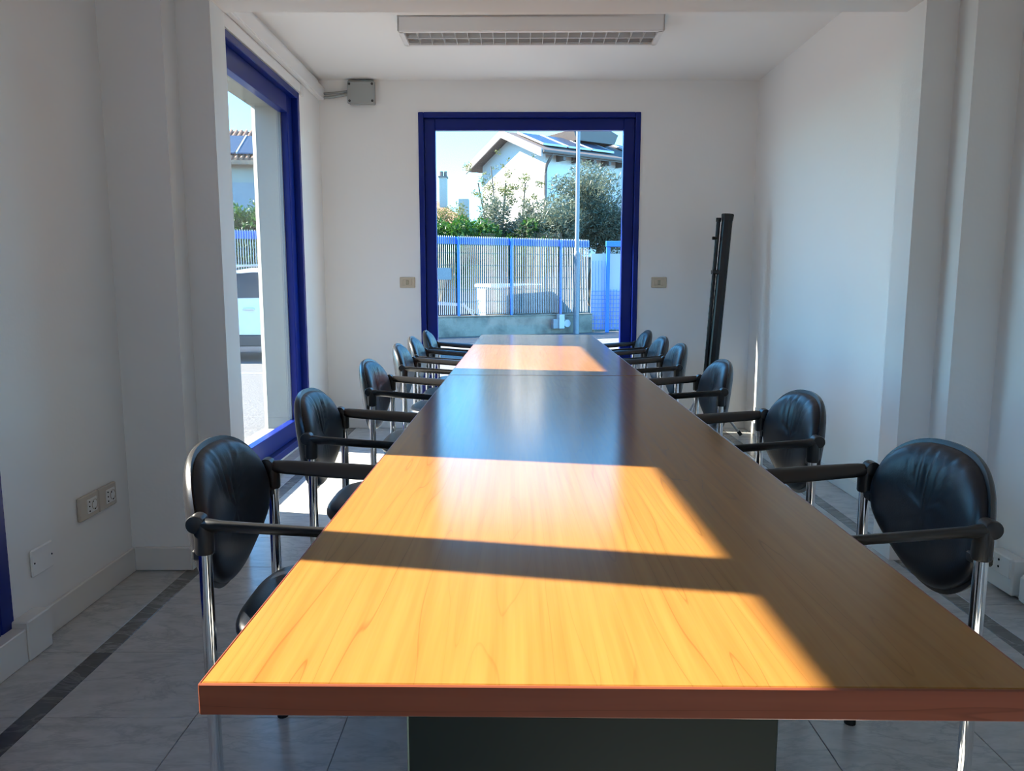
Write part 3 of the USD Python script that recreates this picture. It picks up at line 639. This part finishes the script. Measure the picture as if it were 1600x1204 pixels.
def plant(name, label, cat, loc, trunk, blobs, n, size, seed, lk, aspect=0.32, group=None):
    t = thing(name, label, cat, loc, 0, group)
    obj('trunk', [tube(p, rr, 8) for p, rr in trunk], bark, t, 40)
    obj('foliage', leaf_cloud(blobs, n, size, seed, aspect), lk, t, kind='stuff')
    return t
def rnd_blobs(seed, n, x, y, z, rx, ry, rz, r0, r1):
    q = random.Random(seed); o = []
    for _ in range(n):
        a, b, c = q.gauss(0, 0.5), q.gauss(0, 0.5), q.gauss(0, 0.5); r = q.uniform(r0, r1)
        o.append((x + a * rx, y + b * ry, z + c * rz, r, r, r * 0.9))
    return o
plant('olive_tree', 'grey-green olive tree at the right, behind the lamp post', 'tree', (2.35, 23.6, G2),
      [([(0, 0, 0), (0.1, 0, 1.0), (0.0, 0.1, 2.0), (0.3, 0, 3.0)], 0.10), ([(0, 0, 1.2), (-0.5, 0, 2.2), (-0.8, 0, 3.0)], 0.06)],
      rnd_blobs(5, 40, -0.1, 0, 3.6, 1.5, 0.9, 1.0, 0.4, 0.75), 34000, 0.075, 11, olive_leaf, 0.2, 'olive trees above the garden wall')
plant('olive_tree', 'grey-green olive tree in the middle, left of the lamp post', 'tree', (0.35, 22.9, G2),
      [([(0, 0, 0), (-0.1, 0, 1.0), (0.1, 0.1, 2.0), (0.0, 0, 2.8)], 0.10), ([(0, 0, 1.2), (0.5, 0, 2.2), (0.8, 0, 2.8)], 0.06)],
      rnd_blobs(8, 36, 0.1, 0, 3.25, 1.7, 0.9, 0.75, 0.35, 0.65), 30000, 0.07, 12, olive_leaf, 0.2, 'olive trees above the garden wall')
for k, (x, y, z, lb) in enumerate([(-2.05, 21.3, 2.15, 'bright green laurel hedge bush at the left of the window'), (-0.95, 21.8, 2.1, 'green laurel hedge bush under the middle olive tree'), (0.3, 22.3, 1.95, 'low dark green hedge bush right of the laurels')]):
    plant('hedge_bush', lb, 'bush', (x, y, G2), [([(0, 0, 0), (0, 0, 1.0), (0.1, 0, 1.8)], 0.05)],
          rnd_blobs(20 + k, 14, 0, 0, z + 0.62, 0.75, 0.5, 0.45, 0.35, 0.55), 9000, 0.075, 30 + k, laurel_leaf, 0.4, 'laurel bushes along the garden wall')
plant('wispy_shrub', 'yellow-green wispy shrub in front of the tiled house at left', 'bush', (-2.35, 23.2, G2),
      [([(0, 0, 0), (0.1, 0, 1.5), (0.3, 0, 2.9)], 0.04), ([(0, 0, 1.0), (0.7, 0, 2.4), (1.3, 0, 3.5)], 0.02)],
      rnd_blobs(41, 24, 0.1, 0, 3.7, 1.0, 0.6, 0.5, 0.15, 0.35), 5000, 0.05, 42, yellow_leaf, 0.25)
plant('thin_sapling', 'thin sparse sapling with few yellow leaves before the white house', 'tree', (-0.25, 24.0, G2),
      [([(0, 0, 0), (0.05, 0, 2.0), (-0.1, 0, 3.6), (0.0, 0, 4.9)], 0.03), ([(0, 0, 2.2), (-0.6, 0, 3.6), (-0.85, 0, 4.9)], 0.02), ([(0, 0, 2.5), (0.5, 0, 3.8), (0.6, 0, 4.9)], 0.02), ([(0, 0, 2.8), (-0.3, 0, 3.9), (-0.45, 0, 5.4)], 0.016)],
      rnd_blobs(51, 80, 0.0, 0, 4.5, 1.1, 0.5, 0.95, 0.07, 0.18), 3200, 0.045, 52, yellow_leaf, 0.3)
plant('round_bush', 'dark green bush above the fence outside the left window', 'bush', (-6.9, 20.2, G2),
      [([(0, 0, 0), (0, 0, 1.4), (0.2, 0, 2.4)], 0.08)], rnd_blobs(61, 18, 0, 0, 3.1, 1.3, 0.8, 0.65, 0.4, 0.7), 14000, 0.07, 62, laurel_leaf, 0.35)

# white house
u, v = np.array([-0.555, 0.832]), np.array([0.832, 0.555])
hx = thing('white_house', 'white rendered house with brown roof and solar panels', 'house', (1.2, 30.0, G), math.degrees(math.atan2(0.555, 0.832)))
# local x = along the eaves (v), local y = along the gable (u)
def HB(x0, x1, y0, y1, z0, z1): return box(x0, x1, y0, y1, z0, z1)
gw, gl, ez, rz_ = 4.6, 9.0, 6.15, 7.05
obj('wall', prism([(0, 0), (gw, 0), (gw, ez), (gw / 2, rz_), (0, ez)], 'x', 0, gl), house_white, hx)
def roof_slab(y0, z0, y1, z1, x0, x1, th=0.16):
    return prism([(y0, z0), (y1, z1), (y1, z1 + th), (y0, z0 + th)], 'x', x0, x1)
sl = (rz_ - ez) / (gw / 2); ov = 0.5
obj('roof', [roof_slab(-ov, ez - sl * ov, gw / 2, rz_, -0.5, gl + 0.4), roof_slab(gw / 2, rz_, gw + ov, ez - sl * ov, -0.5, gl + 0.4)], roof_brown, hx)
obj('gutter', cyl((-0.5, -ov - 0.04, ez - sl * ov + 0.1), (gl + 0.4, -ov - 0.04, ez - sl * ov + 0.1), 0.06, 10), roof_brown, hx, 40)
obj('fascia_board', [prism([(-ov, ez - sl * ov - 0.10), (gw / 2, rz_ - 0.10), (gw / 2, rz_ + 0.2), (-ov, ez - sl * ov + 0.2)], 'x', -0.56, -0.5), prism([(gw / 2, rz_ - 0.10), (gw + ov, ez - sl * ov - 0.10), (gw + ov, ez - sl * ov + 0.2), (gw / 2, rz_ + 0.2)], 'x', -0.56, -0.5)], look('fascia_grey', (0.30, 0.26, 0.25), 0.7), hx)
for k in range(7): obj('rafter_end', box(0.5 + k * 0.75, 0.62 + k * 0.75, -ov + 0.03, 0.0, ez - sl * ov - 0.14, ez - 0.02), roof_brown, hx)
obj('downpipe', tube([(-0.02, -ov, ez - sl * ov + 0.05), (-0.03, -0.12, ez - 0.5), (-0.05, -0.07, ez - 0.9), (-0.05, -0.07, 0.1)], 0.06, 8), roof_brown, hx, 40)
def panel(x0, x1, t0, t1):
    ya, yb = -ov + t0 * (gw / 2 + ov), -ov + t1 * (gw / 2 + ov)
    za, zb3 = ez + sl * ya, ez + sl * yb
    p = obj('solar_panel', roof_slab(ya, za + 0.22, yb, zb3 + 0.22, x0, x1, 0.05), solar, hx)
    obj('panel_rim', [roof_slab(ya, za + 0.21, yb, zb3 + 0.21, xx - 0.02, xx + 0.02, 0.08) for xx in (x0, x1)] + [box(x0, x1, ya - 0.02, ya + 0.02, za + 0.21, za + 0.29)], white_metal, p)
for x0, x1 in ((0.0, 1.1), (1.2, 2.3), (2.4, 3.5), (4.9, 6.0), (6.1, 7.2)): panel(x0, x1, 0.22, 0.85)
obj('dormer', [prism([(2.3, rz_ - 0.1), (4.3, rz_ - 0.1), (4.5, rz_ + 0.3), (3.3, rz_ + 0.7), (2.1, rz_ + 0.3)], 'y', 1.0, 2.8)], roof_brown, hx)
wn = obj('window', [box(1.55, 2.75, -0.05, 0.05, 4.15, 5.25)], white_metal, hx)
obj('window_pane', box(1.68, 2.12, -0.07, 0.0, 4.2, 5.1), dark_glass, wn); obj('window_pane', box(2.18, 2.62, -0.07, 0.0, 4.2, 5.1), dark_glass, wn)
obj('wing', box(4.6, 8.6, -1.5, 0.02, 0, 5.35), house_white, hx)
obj('wing_roof', prism([(-2.0, 5.30), (0.1, 5.75), (0.1, 5.9), (-2.0, 5.45)], 'x', 4.3, 8.9), roof_brown, hx)

ob = thing('opposite_building', 'pale flat-fronted building across the street behind the camera', 'building', (0, -13, G))
obj('wall', box(-18, 18, -6, 0, 0, 8.5), house_white, ob)
obj('roof', box(-18.5, 18.5, -6.5, 0.5, 8.5, 8.8), roof_brown, ob)
for x in range(-15, 16, 5): obj('window', box(x - 0.6, x + 0.6, -0.1, 0.03, 1.2, 3.0), dark_glass, ob)

nb = thing('neighbour_building', 'low beige building facing the near left window across the side lane', 'building', (-13, -3.5, G))
obj('wall', box(-6, 0, -8, 6.5, 0, 5.2), house_beige, nb)
obj('roof', box(-6.3, 0.3, -8.3, 6.8, 5.2, 5.4), terracotta, nb)
for y in (-6, -3, 0, 3): obj('window', box(-0.1, 0.03, y - 0.6, y + 0.6, 1.0, 2.6), dark_glass, nb)

# tiled brick house far left
bh = thing('brick_house', 'red brick house with terracotta roof and chimney, left in the window', 'house', (-6.6, 46.0, G))
obj('wall', box(-4.5, 4.0, 0, 7, 0, 4.4), brick_red, bh)
obj('roof', trimesh.convex.convex_hull(np.array([(-5.0, -0.6, 4.3), (4.5, -0.6, 4.3), (4.5, 7.6, 4.3), (-5.0, 7.6, 4.3), (-3, 3.5, 6.5), (1.4, 3.5, 6.5), (-5.0, -0.6, 4.45), (4.5, -0.6, 4.45)])), terracotta, bh)
tiles = []
for k in range(46):
    x = -4.9 + k * 0.205
    topx = np.clip(x, -2.9, 1.3)
    tiles.append(cyl((x, -0.62, 4.47), (topx, 3.4, 6.52), 0.07, 6))
obj('roof_tiles', tiles, terracotta, bh, kind='stuff')
ch = obj('chimney', box(2.05, 2.5, 1.8, 2.4, 5.0, 7.55), house_beige, bh)
obj('chimney_cap', [box(2.0, 2.55, 1.75, 2.45, 7.55, 7.63)] + [cyl((2.15 + 0.25 * i, 2.1, 7.63), (2.15 + 0.25 * i, 2.1, 7.95), 0.10, 8) for i in range(2)], roof_brown, ch)
obj('window', box(2.4, 3.3, -0.06, 0.02, 2.2, 3.5), dark_glass, bh)
obj('chimney', box(3.3, 3.9, 0.6, 1.2, 4.3, 6.15), house_beige, bh)

# house outside the left window
gh = thing('beige_house', 'beige house with solar panels on its roof beyond the left window', 'house', (-10.5, 30.0, G), 8)
obj('wall', box(-5, 4.5, 0, 6, 0, 5.75), house_beige, gh)
obj('roof', [prism([(-0.6, 5.6), (3, 7.3), (3, 7.45), (-0.6, 5.75)], 'x', -5.5, 5.0), prism([(3, 7.3), (6.6, 5.6), (6.6, 5.75), (3, 7.45)], 'x', -5.5, 5.0)], terracotta, gh)
ridge = [cyl((-5.4 + 0.2 * k, -0.55, 5.80), (-5.4 + 0.2 * k, 2.95, 7.46), 0.06, 6) for k in range(52)]
obj('roof_tiles', ridge, terracotta, gh, kind='stuff')
for k in range(7):
    x = -4.6 + k * 1.15
    obj('solar_panel', prism([(-0.3, 6.02), (1.75, 7.0), (1.75, 7.05), (-0.3, 6.07)], 'x', x, x + 1.08), solar, gh)
    obj('panel_rim', prism([(-0.3, 6.03), (1.75, 7.01), (1.75, 7.08), (-0.3, 6.10)], 'x', x - 0.03, x + 0.03), white_metal, gh)
obj('gable', prism([(-0.6, 6.9), (1.5, 8.1), (3.6, 6.9)], 'y', 2.6, 6.0), terracotta, gh)
for x in (-3.0, -0.4, 2.0):
    wf = obj('shutter', box(x, x + 1.0, -0.06, 0.02, 3.6, 5.0), pole_grey, gh)
